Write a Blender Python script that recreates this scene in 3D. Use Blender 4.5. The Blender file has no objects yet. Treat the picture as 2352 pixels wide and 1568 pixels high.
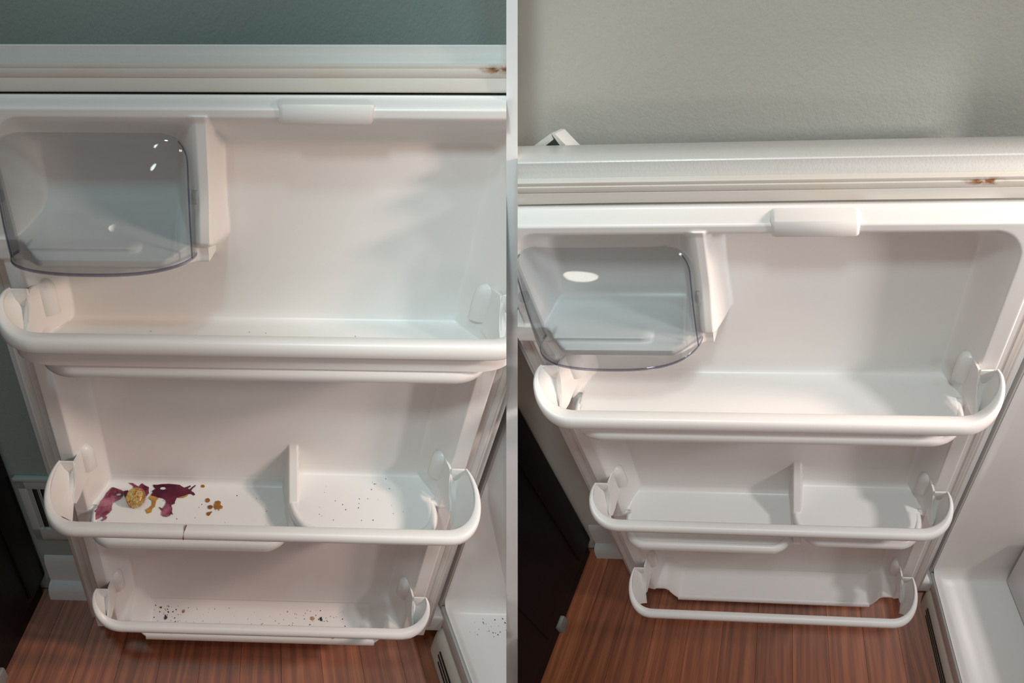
import bpy, bmesh, math, random
import numpy as np
from mathutils import Vector, Matrix

random.seed(7)
S = bpy.context.scene
COL = S.collection

# ------------------------------------------------------------------ camera, world, lights, exposure
PITCH = math.radians(47.0828)
cam_data = bpy.data.cameras.new('camera')
cam = bpy.data.objects.new('camera', cam_data)
COL.objects.link(cam)
cam.location = (0, 0, 0)
cam.rotation_euler = (math.pi / 2 - PITCH, 0, 0)
cam_data.sensor_width = 36.0
cam_data.lens = 36.0 * 1700 / 2352
cam_data.clip_start = 0.02
S.camera = cam
FWD = np.array([0, math.cos(PITCH), -math.sin(PITCH)])

S.view_settings.view_transform = 'Standard'
S.view_settings.look = 'None'
S.view_settings.exposure = 0.0
S.view_settings.gamma = 1.0
S.view_settings.use_curve_mapping = False

# Each bay (soiled one left, cleaned one right) is laid out in its own fridge coordinates: x along the
# open door to the hinge, y into the wall, z up, origin in the middle of the door front.
BAY = {
    'left': np.array([[1.075915, -0.550921, 0.30574, -0.348995], [-0.036539, 1.506987, 0.091495, 0.55591],
                      [0.015976, -0.897876, 1.286203, -0.887365], [-0.23081, 0.793442, -0.040741, 1.0]]),
    'right': np.array([[1.026691, 0.567976, -0.420049, 0.412711], [-0.075508, 1.500218, -0.156078, 0.62582],
                       [0.071275, -0.673057, 1.415157, -1.044694], [0.158578, 0.702384, -0.025881, 1.0]]),
}


def to_world(bay, P):
    P = np.atleast_2d(np.asarray(P, float))
    h = np.c_[P, np.ones(len(P))] @ BAY[bay].T
    return h[:, :3] / h[:, 3:4]


def W(bay, *p):
    return Vector(to_world(bay, [p])[0])


world = bpy.data.worlds.new('room_light')
S.world = world
world.use_nodes = True
world.node_tree.nodes['Background'].inputs[0].default_value = (1.0, 0.80, 0.73, 1)
world.node_tree.nodes['Background'].inputs[1].default_value = 0.285


def spot(name, loc, target, energy, color, radius, angle, blend):
    d = bpy.data.lights.new(name, 'SPOT')
    d.energy = energy
    d.color = color
    d.shadow_soft_size = radius
    d.spot_size = math.radians(angle)
    d.spot_blend = blend
    o = bpy.data.objects.new(name, d)
    COL.objects.link(o)
    o.location = loc
    o.rotation_euler = (Vector(target) - Vector(loc)).to_track_quat('-Z', 'Y').to_euler()
    return o


# one ceiling lamp above each bay
spot('ceiling_lamp_left', W('left', -0.08, -0.42, 0.95), W('left', 0, 0.05, 0.06), 24, (0.48, 0.91, 1.0), 0.06, 37, 0.8)
spot('ceiling_lamp_right', W('right', 0.10, -0.42, 0.93), W('right', 0, 0.05, 0.12), 44, (0.82, 0.98, 1.0), 0.08, 46, 0.7)

# small room lamps behind the viewer, mirrored in the clear dairy covers
spot('room_lamp_left', (0.026, -1.04, 0.75), (-0.321, 0.573, -0.38), 4.0, (0.85, 0.97, 1.0), 0.07, 22, 0.6)
spot('room_lamp_right', (-0.65, -1.49, -0.34), (0.10, 0.577, -0.523), 9.0, (1.0, 0.93, 0.80), 0.14, 22, 0.6)
# warm lamp on the open refrigerators' side, grazing both doors from the right
spot('fridge_lamp', W('right', 0.85, -0.23, 0.50), W('right', -0.02, 0.0, -0.02), 19, (1.0, 0.93, 0.92), 0.05, 80, 0.5)
spot('fridge_lamp', W('left', 0.75, -0.25, 0.50), W('left', -0.07, 0.0, -0.03), 58, (1.0, 0.76, 0.63), 0.085, 36, 0.5)

# ------------------------------------------------------------------ materials


def rgb(r, g, b):
    return tuple(((c / 255) / 12.92 if c / 255 <= 0.04045 else ((c / 255 + 0.055) / 1.055) ** 2.4) for c in (r, g, b)) + (1,)


class NT:
    def __init__(self, name):
        self.m = bpy.data.materials.new(name)
        self.m.use_nodes = True
        self.t = self.m.node_tree
        self.b = self.t.nodes['Principled BSDF']
        self.out = self.t.nodes['Material Output']
        at = self.t.nodes.new('ShaderNodeAttribute')
        at.attribute_name = 'loc'
        self.loc = at.outputs['Vector']

    def n(self, typ, **kw):
        nd = self.t.nodes.new('ShaderNode' + typ)
        for k, v in kw.items():
            setattr(nd, k, v)
        return nd

    def link(self, a, b):
        self.t.links.new(a, b)

    def put(self, sock, v):
        if hasattr(v, 'is_output'):
            self.link(v, sock)
        else:
            sock.default_value = v

    def scaled(self, vec, sx, sy, sz):
        m = self.n('Mapping')
        m.inputs['Scale'].default_value = (sx, sy, sz)
        self.link(vec, m.inputs['Vector'])
        return m.outputs['Vector']

    def noise(self, vec, scale, detail=4, rough=0.55, out='Fac'):
        nd = self.n('TexNoise')
        nd.inputs['Scale'].default_value = scale
        nd.inputs['Detail'].default_value = detail
        nd.inputs['Roughness'].default_value = rough
        self.link(vec, nd.inputs['Vector'])
        return nd.outputs[out]

    def ramp(self, fac, *stops):
        r = self.n('ValToRGB')
        el = r.color_ramp.elements
        while len(el) < len(stops):
            el.new(0.5)
        for e, (p, c) in zip(el, stops):
            e.position = p
            e.color = c if not isinstance(c, (int, float)) else (c, c, c, 1)
        self.link(fac, r.inputs['Fac'])
        return r.outputs['Color']

    def mix(self, fac, a, b, mode='MIX'):
        nd = self.n('Mix', data_type='RGBA', blend_type=mode)
        self.put(nd.inputs['Factor'], fac)
        ins = [i for i in nd.inputs if i.type == 'RGBA']
        self.put(ins[0], a)
        self.put(ins[1], b)
        return [o for o in nd.outputs if o.type == 'RGBA'][0]

    def math(self, op, a, b=0.0, clamp=False):
        nd = self.n('Math', operation=op, use_clamp=clamp)
        self.put(nd.inputs[0], a)
        self.put(nd.inputs[1], b)
        return nd.outputs[0]

    def xyz(self):
        s = self.n('SeparateXYZ')
        self.link(self.loc, s.inputs[0])
        return s.outputs

    def bump(self, height, strength, dist=0.001):
        nd = self.n('Bump')
        nd.inputs['Strength'].default_value = strength
        nd.inputs['Distance'].default_value = dist
        self.link(height, nd.inputs['Height'])
        self.link(nd.outputs['Normal'], self.b.inputs['Normal'])


def plastic(name, color, rough=0.38, grain=260, relief=0.12, coat=0.0, tint=None):
    k = NT(name)
    nz = k.noise(k.loc, 9, 3)
    c2 = tint or tuple(x * 0.955 for x in color[:3]) + (1,)
    k.put(k.b.inputs['Base Color'], k.mix(nz, color, c2))
    k.b.inputs['Roughness'].default_value = rough
    k.b.inputs['Coat Weight'].default_value = coat
    if relief:
        k.bump(k.noise(k.loc, grain, 2), relief, 0.0012)
    return k.m


WHITE = (0.80, 0.785, 0.765, 1)
M = {}
M['liner'] = plastic('white_moulded_plastic', WHITE, 0.33, 500, 0.03)
def stained(m):
    m = m.copy()
    m.name = 'white_moulded_plastic_stained'
    t = m.node_tree
    b = t.nodes['Principled BSDF']
    src = b.inputs['Base Color'].links[0].from_socket
    at = [n for n in t.nodes if n.type == 'ATTRIBUTE'][0]
    fac = None
    for p, r in (((0.212, 0.03, 0.232), 0.022), ((0.214, 0.03, -0.004), 0.014)):
        d = t.nodes.new('ShaderNodeVectorMath')
        d.operation = 'DISTANCE'
        t.links.new(at.outputs['Vector'], d.inputs[0])
        d.inputs[1].default_value = p
        r_ = t.nodes.new('ShaderNodeMapRange')
        r_.inputs['From Min'].default_value = r
        r_.inputs['From Max'].default_value = r * 0.72
        r_.inputs['To Max'].default_value = 0.5
        t.links.new(d.outputs['Value'], r_.inputs['Value'])
        mx = t.nodes.new('ShaderNodeMix')
        mx.data_type = 'RGBA'
        ins = [i for i in mx.inputs if i.type == 'RGBA']
        t.links.new(r_.outputs[0], mx.inputs['Factor'])
        t.links.new(src, ins[0])
        ins[1].default_value = (0.55, 0.45, 0.30, 1)
        src = [o for o in mx.outputs if o.type == 'RGBA'][0]
    t.links.new(src, b.inputs['Base Color'])
    return m


M['liner_stained'] = stained(M['liner'])
M['rail'] = plastic('white_rail_plastic', (0.80, 0.785, 0.76, 1), 0.36, 500, 0.03)
M['metal'] = plastic('textured_white_enamel', (0.66, 0.67, 0.655, 1), 0.34, 420, 0.14)
M['flange'] = plastic('white_cabinet_trim', (0.66, 0.635, 0.61, 1), 0.4, 300, 0.08)
M['grille'] = plastic('cream_plastic', (0.72, 0.69, 0.60, 1), 0.38, 300, 0.05)
M['slot'] = plastic('dark_slot', (0.02, 0.018, 0.016, 1), 0.7, 100, 0)
M['drawer'] = plastic('clear_white_drawer', (0.74, 0.73, 0.74, 1), 0.2, 100, 0)
M['baseboard'] = plastic('painted_trim', (0.62, 0.66, 0.66, 1), 0.45, 100, 0.02)
M['vent'] = plastic('painted_vent_metal', (0.55, 0.58, 0.57, 1), 0.45, 100, 0.02)
M['partition'] = plastic('white_board', (0.95, 0.95, 0.95, 1), 0.5, 100, 0)
M['black'] = plastic('black_enamel', (0.004, 0.004, 0.005, 1), 0.55, 200, 0.05)
M['black'].node_tree.nodes['Principled BSDF'].inputs['Specular IOR Level'].default_value = 0.2
M['foot'] = plastic('grey_foot', (0.25, 0.26, 0.25, 1), 0.5, 200, 0.0)


def wall_paint(name, col):
    k = NT(name)
    nz = k.noise(k.loc, 6, 4)
    k.put(k.b.inputs['Base Color'], k.mix(nz, col, tuple(c * 0.93 for c in col[:3]) + (1,)))
    k.b.inputs['Roughness'].default_value = 0.62
    h = k.math('ADD', k.noise(k.loc, 110, 4, 0.6), k.math('MULTIPLY', k.noise(k.loc, 330, 2), 0.6))
    k.bump(h, 0.30, 0.002)
    return k.m


M['wall_left'] = wall_paint('wall_paint_teal_light', (0.33, 0.395, 0.37, 1))  # same wall colour as the right bay; dimmer teal light mixed into the paint
M['wall_right'] = wall_paint('wall_paint_warm_light', (0.60, 0.585, 0.53, 1))  # same wall colour as the left bay; brighter warm light mixed in


def gasket_mat():
    k = NT('yellowed_gasket_vinyl')
    x, y, z = k.xyz()
    streak = k.noise(k.scaled(k.loc, 2, 2, 14), 3, 3)
    col = k.mix(k.ramp(streak, (0.45, 0), (0.75, 0.55)), (0.70, 0.67, 0.62, 1), (0.62, 0.54, 0.38, 1))
    col = k.mix(k.math('MULTIPLY', k.math('SUBTRACT', z, 0.43), 400.0, True), (0.68, 0.655, 0.625, 1), col)
    # rust-brown stain on the top bead
    d = k.n('VectorMath', operation='DISTANCE')
    k.link(k.scaled(k.loc, 1, 0, 5), d.inputs[0])
    d.inputs[1].default_value = (0.198, 0, 0.4565 * 5)
    near = k.math('SUBTRACT', 1.0, k.math('MULTIPLY', d.outputs['Value'], 45), True)
    spot_ = k.math('MULTIPLY', near, k.ramp(k.noise(k.scaled(k.loc, 130, 1, 260), 1, 3), (0.38, 0), (0.62, 1)))
    col = k.mix(k.math('MULTIPLY', spot_, 1.5, True), col, (0.28, 0.11, 0.03, 1))
    k.put(k.b.inputs['Base Color'], col)
    k.b.inputs['Roughness'].default_value = 0.5
    return k.m


M['gasket'] = gasket_mat()


def wood_mat():
    k = NT('reddish_laminate_wood')
    oi = k.n('ObjectInfo')
    off = k.n('VectorMath', operation='MULTIPLY_ADD')
    k.link(k.loc, off.inputs[0])
    off.inputs[1].default_value = (1, 1, 1)
    comb = k.n('CombineXYZ')
    k.link(k.math('MULTIPLY', oi.outputs['Random'], 13.0), comb.inputs[0])
    k.link(k.math('MULTIPLY', oi.outputs['Random'], 29.0), comb.inputs[1])
    k.link(comb.outputs[0], off.inputs[2])
    v = off.outputs[0]
    g1 = k.noise(k.scaled(v, 90, 5, 1), 1, 5, 0.6)
    wv = k.n('TexWave', wave_type='BANDS', bands_direction='X')
    wv.inputs['Scale'].default_value = 9
    wv.inputs['Distortion'].default_value = 9
    wv.inputs['Detail'].default_value = 3
    wv.inputs['Detail Scale'].default_value = 1.2
    k.link(k.scaled(v, 1.6, 0.35, 1), wv.inputs['Vector'])
    fine = k.noise(k.scaled(v, 420, 9, 1), 1, 2)
    f = k.math('ADD', k.math('MULTIPLY', g1, 0.62), k.math('MULTIPLY', wv.outputs['Fac'], 0.14))
    f = k.math('ADD', f, k.math('MULTIPLY', fine, 0.28))
    base = k.ramp(f, (0.3, rgb(116, 62, 36)), (0.52, rgb(154, 88, 56)), (0.75, rgb(186, 114, 76)))
    shade = k.math('ADD', 0.80, k.math('MULTIPLY', oi.outputs['Random'], 0.32))
    sc = k.n('VectorMath', operation='SCALE')
    k.link(base, sc.inputs[0])
    k.link(shade, sc.inputs['Scale'])
    k.put(k.b.inputs['Base Color'], sc.outputs[0])
    k.b.inputs['Roughness'].default_value = 0.42
    k.bump(fine, 0.08, 0.001)
    return k.m


M['wood'] = wood_mat()


def liquid(name, dark, light, rough=0.15, scale=60):
    k = NT(name)
    nz = k.noise(k.loc, scale, 4)
    k.put(k.b.inputs['Base Color'], k.ramp(nz, (0.36, dark), (0.64, light)))
    k.b.inputs['Roughness'].default_value = rough
    return k.m


M['jam_pink'] = liquid('thin_purple_juice', rgb(104, 24, 54), rgb(178, 110, 130), 0.2, 55)
M['jam_dark'] = liquid('thick_purple_juice', rgb(66, 8, 34), rgb(110, 30, 62), 0.12, 40)
M['jam_mix'] = liquid('purple_juice', rgb(80, 12, 42), rgb(146, 66, 98), 0.15, 60)
M['amber'] = liquid('amber_syrup', rgb(140, 84, 22), rgb(196, 146, 70), 0.15, 70)
M['brown'] = liquid('brown_syrup', rgb(112, 58, 14), rgb(158, 98, 40), 0.12, 80)
M['crumb'] = liquid('dark_crumbs', rgb(38, 28, 26), rgb(96, 78, 66), 0.8, 300)
M['crumb_tan'] = liquid('tan_crumbs', rgb(150, 104, 70), rgb(196, 160, 130), 0.8, 200)
M['crumb_purple'] = liquid('purple_crumb', rgb(70, 30, 44), rgb(104, 60, 72), 0.6, 200)
M['residue'] = liquid('yellow_residue', rgb(190, 160, 96), rgb(216, 196, 160), 0.6, 120)


def foil_mat():
    k = NT('crinkled_gold_foil')
    red = k.ramp(k.noise(k.loc, 120, 2), (0.60, 0), (0.66, 1))
    gold = k.ramp(k.noise(k.loc, 260, 4), (0.3, rgb(176, 138, 66)), (0.7, rgb(236, 206, 142)))
    k.put(k.b.inputs['Base Color'], k.mix(red, gold, rgb(206, 84, 30)))
    k.b.inputs['Metallic'].default_value = 0.75
    k.b.inputs['Roughness'].default_value = 0.34
    k.bump(k.noise(k.loc, 420, 4), 0.7, 0.002)
    return k.m


M['foil'] = foil_mat()


def clear_mat(name='clear_plastic', tint=(0.86, 0.88, 0.89, 1)):
    k = NT(name)
    tr = k.n('BsdfTransparent')
    tr.inputs['Color'].default_value = tint
    gl = k.n('BsdfGlossy')
    gl.inputs['Roughness'].default_value = 0.03
    fr = k.n('LayerWeight')
    fr.inputs['Blend'].default_value = 0.5
    sch = k.math('ADD', 0.035, k.math('MULTIPLY', k.math('POWER', fr.outputs['Facing'], 4.0), 0.8))
    mx = k.n('MixShader')
    k.link(sch, mx.inputs[0])
    k.link(tr.outputs[0], mx.inputs[1])
    k.link(gl.outputs[0], mx.inputs[2])
    k.link(mx.outputs[0], k.out.inputs['Surface'])
    return k.m


M['clear'] = clear_mat()
M['clear_edge'] = clear_mat('clear_plastic_edge', (0.62, 0.62, 0.70, 1))

# ------------------------------------------------------------------ object helpers
HALF = 13.0 / 1700.0     # half width of the dividing wall per metre of depth
PLANE = {'left': (Vector(np.array([1, 0, 0]) + HALF * FWD)), 'right': (Vector(np.array([-1, 0, 0]) + HALF * FWD))}


def tag(o, label=None, cat=None, group=None, kind=None):
    for k_, v in (('label', label), ('category', cat), ('group', group), ('kind', kind)):
        if v:
            o[k_] = v
    return o


def empty(name, bay, p, label, cat, group=None):
    o = bpy.data.objects.new(name, None)
    o.empty_display_size = 0.02
    COL.objects.link(o)
    o.location = W(bay, *p)
    return tag(o, label, cat, group)


def mesh(name, bay, verts, faces, mat, parent=None, angle=35, origin=None, smooth=True):
    """one mesh object from fridge coordinates; what passes behind the dividing wall is trimmed off"""
    verts = np.asarray(verts, float)
    me = bpy.data.meshes.new(name)
    root = parent
    if root is not None:
        base = root.matrix_basis.translation.copy()
        q = root
        while q.parent:
            q = q.parent
            base += q.matrix_basis.translation
    else:
        base = W(bay, *(origin if origin is not None else (verts.min(0) * [0.5, 0.5, 1] + verts.max(0) * [0.5, 0.5, 0])))
    w = to_world(bay, verts)
    me.from_pydata((w - np.array(base)).tolist(), [], [tuple(f) for f in faces])
    a = me.attributes.new('loc', 'FLOAT_VECTOR', 'POINT')
    a.data.foreach_set('vector', verts.astype(np.float32).ravel())
    n = PLANE[bay]
    if (w @ np.array(n)).max() > 0:
        bm = bmesh.new()
        bm.from_mesh(me)
        r_ = bmesh.ops.bisect_plane(bm, geom=bm.verts[:] + bm.edges[:] + bm.faces[:], plane_co=-base, plane_no=n, clear_outer=True)
        cut = [e for e in r_['geom_cut'] if isinstance(e, bmesh.types.BMEdge) and e.is_boundary]
        if cut:
            bmesh.ops.holes_fill(bm, edges=cut, sides=0)
        bm.to_mesh(me)
        bm.free()
        if not me.polygons:
            return None
    me.materials.append(mat)
    if smooth:
        me.shade_smooth()
        me.set_sharp_from_angle(angle=math.radians(angle))
    o = bpy.data.objects.new(name, me)
    COL.objects.link(o)
    if parent is not None:
        o.parent = parent
    else:
        o.location = base
    return o


class MB:
    """collects simple solids in fridge coordinates"""

    def __init__(self):
        self.v, self.f = [], []

    def add(self, v, f):
        k = len(self.v)
        self.v += [tuple(p) for p in v]
        self.f += [tuple(i + k for i in q) for q in f]
        return self

    def box(self, lo, hi, bevel=0.0, seg=2):
        bm = bmesh.new()
        bmesh.ops.create_cube(bm, size=1)
        lo, hi = Vector(lo), Vector(hi)
        for v in bm.verts:
            v.co = Vector([lo[i] + (v.co[i] + 0.5) * (hi[i] - lo[i]) for i in range(3)])
        if bevel:
            bmesh.ops.bevel(bm, geom=bm.edges[:], offset=bevel, segments=seg, affect='EDGES', profile=0.5)
        return self.bm(bm)

    def bm(self, bm):
        bm.verts.index_update()
        self.add([v.co[:] for v in bm.verts], [[v.index for v in f.verts] for f in bm.faces])
        bm.free()
        return self

    def loft(self, rings, closed=True, cap=True):
        n = len(rings[0])
        v = [p for r in rings for p in r]
        f = []
        for i in range(len(rings) - 1):
            for j in range(n if closed else n - 1):
                a, b = i * n + j, i * n + (j + 1) % n
                f.append((a, b, b + n, a + n))
        if cap and closed:
            f.append(tuple(range(n))[::-1])
            f.append(tuple(range((len(rings) - 1) * n, len(rings) * n)))
        return self.add(v, f)

    def extrude(self, poly, axis, a, b):
        """polygon in the two other axes (in order), extruded along axis from a to b"""
        def P(q, t):
            q = list(q)
            q.insert(axis, t)
            return q
        return self.loft([[P(q, a) for q in poly], [P(q, b) for q in poly]])

    def build(self, name, bay, mat, parent=None, **kw):
        v = np.array(self.v)
        o = mesh(name, bay, v, self.f, mat, parent, **kw)
        return o


def recalc(o):
    if o is None:
        return o
    bm = bmesh.new()
    bm.from_mesh(o.data)
    bmesh.ops.recalc_face_normals(bm, faces=bm.faces[:])
    bm.to_mesh(o.data)
    bm.free()
    return o


# ------------------------------------------------------------------ dividing wall between the two bays
def dividing_wall():
    zt, zb = 0.5, -2.6
    v = []
    for z in (zb, zt):
        y0 = 0.65
        h = HALF * (y0 * math.cos(PITCH) - z * math.sin(PITCH))
        v += [(-h, y0, z), (h, y0, z), (h, 3.0, z), (-h, 3.0, z)]
    f = [(3, 2, 1, 0), (4, 5, 6, 7), (0, 1, 5, 4), (1, 2, 6, 5), (2, 3, 7, 6), (3, 0, 4, 7)]
    me = bpy.data.meshes.new('wall_middle')
    me.from_pydata(v, [], f)
    me.materials.append(M['partition'])
    o = bpy.data.objects.new('wall_middle', me)
    COL.objects.link(o)
    tag(o, 'narrow white dividing wall seen end-on between the soiled and the clean fridge', None, None, 'structure')


dividing_wall()

# ------------------------------------------------------------------ the room of a bay
FLOOR, WALLY = -0.505, 0.163
SIDE = {'left': 'soiled', 'right': 'clean'}


def room(bay):
    n = 14
    xs, zs = np.linspace(-1.3, 0.95, n), np.linspace(FLOOR, 0.86, n)
    # the wall behind the door, a slab
    m = MB().box((-1.3, WALLY, FLOOR - 0.02), (0.95, WALLY + 0.03, 0.80))
    o = m.build('wall_' + bay, bay, M['wall_' + bay], smooth=False)
    tag(o, {'left': 'painted wall tinted sage grey for its teal light, behind the soiled fridge door',
            'right': 'textured wall tinted grey beige for its warm light, behind the clean fridge door'}[bay], None, None, 'structure')
    # floor with laminate strips
    fl = MB().box((-1.2, -0.62, FLOOR - 0.03), (0.95, WALLY, FLOOR - 0.004)).build('floor', bay, M['slot'], smooth=False)
    tag(fl, {'left': 'dark reddish wood floor below the soiled fridge door',
             'right': 'reddish brown wood floor below the clean fridge door'}[bay], None, None, 'structure')
    rnd = random.Random(3)
    x = -0.66
    while x < 0.42:
        w = 0.078
        y = WALLY - 0.005 + rnd.uniform(0.0, 0.2)
        while y > -0.60:
            L = rnd.uniform(0.42, 0.75)
            y1, y0 = min(y, WALLY - 0.003), max(y - L, -0.61)
            if y1 - y0 > 0.02:
                MB().box((x + 0.00015, y0 + 0.00015, FLOOR - 0.012), (x + w - 0.00015, y1 - 0.00015, FLOOR), 0.0003, 1).build('plank', bay, M['wood'], fl, smooth=False)
            y -= L
        x += w
    # baseboard: board with a quarter round at the floor
    prof = [(WALLY, FLOOR), (WALLY, -0.392), (WALLY - 0.004, -0.396), (WALLY - 0.0075, -0.41), (WALLY - 0.008, -0.466), (WALLY - 0.016, -0.468), (WALLY - 0.0225, -0.474), (WALLY - 0.026, -0.486), (WALLY - 0.027, FLOOR)]
    x1 = 0.60
    b = MB().extrude(prof, 0, -0.458, x1).build('baseboard_' + bay, bay, M['baseboard'], angle=30)
    tag(recalc(b), {'left': 'pale painted baseboard with quarter round under the wall vent', 'right': 'pale baseboard glimpsed behind the clean fridge door'}[bay], None, None, 'structure')


room('left')
room('right')


def wall_vent():
    bay = 'left'
    y = WALLY
    t = empty('wall_vent', bay, (-0.37, y, -0.335), 'painted louvred floor-level air vent on the wall left of the soiled fridge door', 'vent')
    x0, x1, z0, z1 = -0.458, -0.27, -0.333, -0.166
    m = MB()
    m.box((x0, y - 0.007, z1 - 0.027), (x1, y, z1), 0.002)
    m.box((x0, y - 0.007, z0), (x1, y, z0 + 0.031), 0.002)
    m.box((x0, y - 0.007, z0), (x0 + 0.017, y, z1), 0.002)
    m.box((x1 - 0.017, y - 0.007, z0), (x1, y, z1), 0.002)
    m.box((x0 - 0.002, y - 0.010, z1 - 0.004), (x1, y, z1 + 0.003), 0.001)
    recalc(m.build('frame', bay, M['vent'], t))
    MB().box((x0 + 0.01, y - 0.0016, z0 + 0.02), (x1 - 0.01, y - 0.0006, z1 - 0.02)).build('back', bay, M['slot'], t, smooth=False)
    x = x0 + 0.0215
    while x < x1 - 0.02:
        v = [(x - 0.004, y - 0.001), (x - 0.0048, y - 0.0016), (x + 0.0042, y - 0.0072), (x + 0.005, y - 0.0066)]
        recalc(MB().extrude(v, 2, z0 + 0.03, z1 - 0.026).build('slat', bay, M['vent'], t, smooth=False))
        x += 0.0155


wall_vent()


def black_appliance(bay):
    t = empty('black_appliance', bay, (-0.6, 0, FLOOR),
              {'left': 'black appliance in deep shadow left of the soiled fridge door',
               'right': 'black appliance with ribbed side panel left of the clean fridge door'}[bay], 'appliance')
    x1 = -0.462
    recalc(MB().box((-1.15, -0.42, -0.452), (x1 - 0.004, WALLY - 0.004, 0.36), 0.006).build('body', bay, M['black'], t))
    recalc(MB().box((-1.12, -0.40, FLOOR), (x1 - 0.018, WALLY - 0.012, -0.452), 0.003).build('toe_base', bay, M['black'], t))
    for y0, y1 in ((-0.39, -0.10), (-0.065, 0.055), (0.095, 0.145)):
        recalc(MB().box((x1 - 0.006, y0, -0.435), (x1, y1, 0.34), 0.0025).build('side_panel', bay, M['black'], t))
    recalc(MB().box((x1 - 0.03, -0.03, FLOOR), (x1 - 0.006, -0.006, FLOOR + 0.035), 0.004).build('foot', bay, M['foot'], t))


black_appliance('left')
black_appliance('right')


# ------------------------------------------------------------------ refrigerator
def smooth(t):
    t = np.clip(t, 0, 1)
    return t * t * (3 - 2 * t)


def smin(a, b, k=0.007):
    h = np.clip(0.5 + 0.5 * (b - a) / k, 0, 1)
    return b * (1 - h) + a * h - k * h * (1 - h)


def rrect(x, z, x0, x1, z0, z1, r):
    cx, cz = (x0 + x1) / 2, (z0 + z1) / 2
    qx, qz = np.abs(x - cx) - (x1 - x0) / 2 + r, np.abs(z - cz) - (z1 - z0) / 2 + r
    return -(np.minimum(np.maximum(qx, qz), 0) + np.hypot(np.maximum(qx, 0), np.maximum(qz, 0)) - r)


BACK = 0.05


def shelf(x, z, x0, x1, r, ls, lb, lt, zs):
    xc, hw = (x0 + x1) / 2, (x1 - x0) / 2
    a = np.abs(x - xc) - (hw - r)
    cor = np.where(a > 0, 1 - np.sqrt(np.maximum(1 - (np.minimum(a, r) / r) ** 2, 0)), 0)
    yf = ls + (0.004 - ls) * cor
    b = np.clip((z - (lb + lt) / 2) / ((lt - lb) / 2), -1, 1)
    bead = 0.0055 * (1 - np.sqrt(np.maximum(1 - b * b, 0)))
    yt = np.linspace(ls + 0.004, BACK + 0.001, 160)
    R = 0.012
    u = np.clip((yt - (BACK + 0.001 - R)) / R, 0, 1)
    zt = lt + (yt - ls - 0.004) / (BACK - ls - 0.004) * (zs - lt) + R * (1 - np.sqrt(1 - u * u))
    floor_y = np.interp(z, zt, yt, left=-1, right=0.12)
    y = np.maximum(yf + bead, floor_y)
    y = np.where(z < lb, yf + 0.0055 + (lb - z) / 0.004 * 0.09, y)
    return np.where(a > r + 0.03, 0.12, np.minimum(y, 0.12))


def shelf_floor_y_to_z(ls, lt, zs, y):
    return lt + (y - ls - 0.004) / (BACK - ls - 0.004) * (zs - lt)


def liner_depth(x, z):
    d = rrect(x, z, -0.262, 0.262, -0.343, 0.4295, 0.02)
    y = 0.003 + 0.021 * smooth((0.004 - d) / 0.0125)
    y = y + 0.02 * smooth((-0.0086 - d) / 0.002)
    di = rrect(x, z, -0.239, 0.239, -0.6, 0.419, 0.03)
    y = y + 0.047 * smooth((di + 0.002) / 0.021)
    # post between dairy compartment and the open top shelf
    front = 0.003 - 0.012 * smooth((0.37 - z) / 0.06)
    post = front + 0.085 * np.clip((x + 0.0500) / 0.0165, 0, 1) ** 1.35 + 0.085 * np.clip((-0.0590 - x) / 0.040, 0, 1) ** 1.4
    post = post + 0.09 * smooth((z - 0.4205) / 0.006)
    post = post + 0.10 * smooth((0.316 - z) / 0.026)
    y = smin(y, np.where(x < -0.105, 0.12, post), 0.009)
    # dairy compartment floor
    e = smooth((np.abs(x + 0.149) - 0.055) / 0.034)
    yf = -0.024 + 0.024 * e
    t = (z - 0.304) / (0.347 - 0.304)
    yt = np.linspace(-0.03, BACK + 0.001, 160)
    u = np.clip((yt - (BACK + 0.001 - 0.02)) / 0.02, 0, 1)
    ztab = 0.304 + (yt + 0.022) / 0.07 * 0.038 + 0.02 * (1 - np.sqrt(1 - u * u))
    dy = np.maximum(yf, np.interp(z, ztab, yt, left=-1, right=0.12))
    ridge = smooth((0.056 - np.abs(x + 0.170)) / 0.006) * np.exp(-((z - 0.3125) / 0.0028) ** 2) * 0.0075
    dy = dy - ridge
    dy = np.where(z < 0.296, yf + (0.296 - z) / 0.006 * 0.09, dy)
    dy = np.where(x > -0.052, 0.12, np.minimum(dy, 0.12))
    y = smin(y, dy, 0.004)
    # moulded shelves
    y = smin(y, shelf(x, z, -0.229, 0.229, 0.046, -0.055, 0.192, 0.2055, 0.2125), 0.003)
    y = smin(y, np.where(x > 0.0405, 0.12, shelf(x, z, -0.228, 0.0405, 0.036, -0.050, -0.0715, -0.0600, -0.0540)), 0.003)
    y = smin(y, np.where(x < 0.040, 0.12, shelf(x, z, 0.040, 0.228, 0.036, -0.050, -0.0440, -0.034, -0.0270)), 0.003)
    y = smin(y, shelf(x, z - 0.036 * smooth((np.abs(x) - 0.190) / 0.032), -0.212, 0.212, 0.03, 0.0, -0.379, -0.367, -0.349), 0.004)
    # sloping divider on the middle shelf
    dv = -0.036 + (z + 0.062) / (0.082) * 0.086 + 0.09 * smooth((np.abs(x - 0.0435) - 0.0055) / 0.009)
    dv = np.where(z < -0.062, 0.12, dv)
    y = smin(y, dv, 0.006)
    return y


def dense(base, bands):
    v = list(base)
    for a, b, n in bands:
        v += list(np.linspace(a, b, n))
    v = np.unique(np.round(np.array(v), 5))
    keep = [v[0]]
    for t in v[1:]:
        if t - keep[-1] > 0.00035:
            keep.append(t)
    return np.array(keep)


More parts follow.
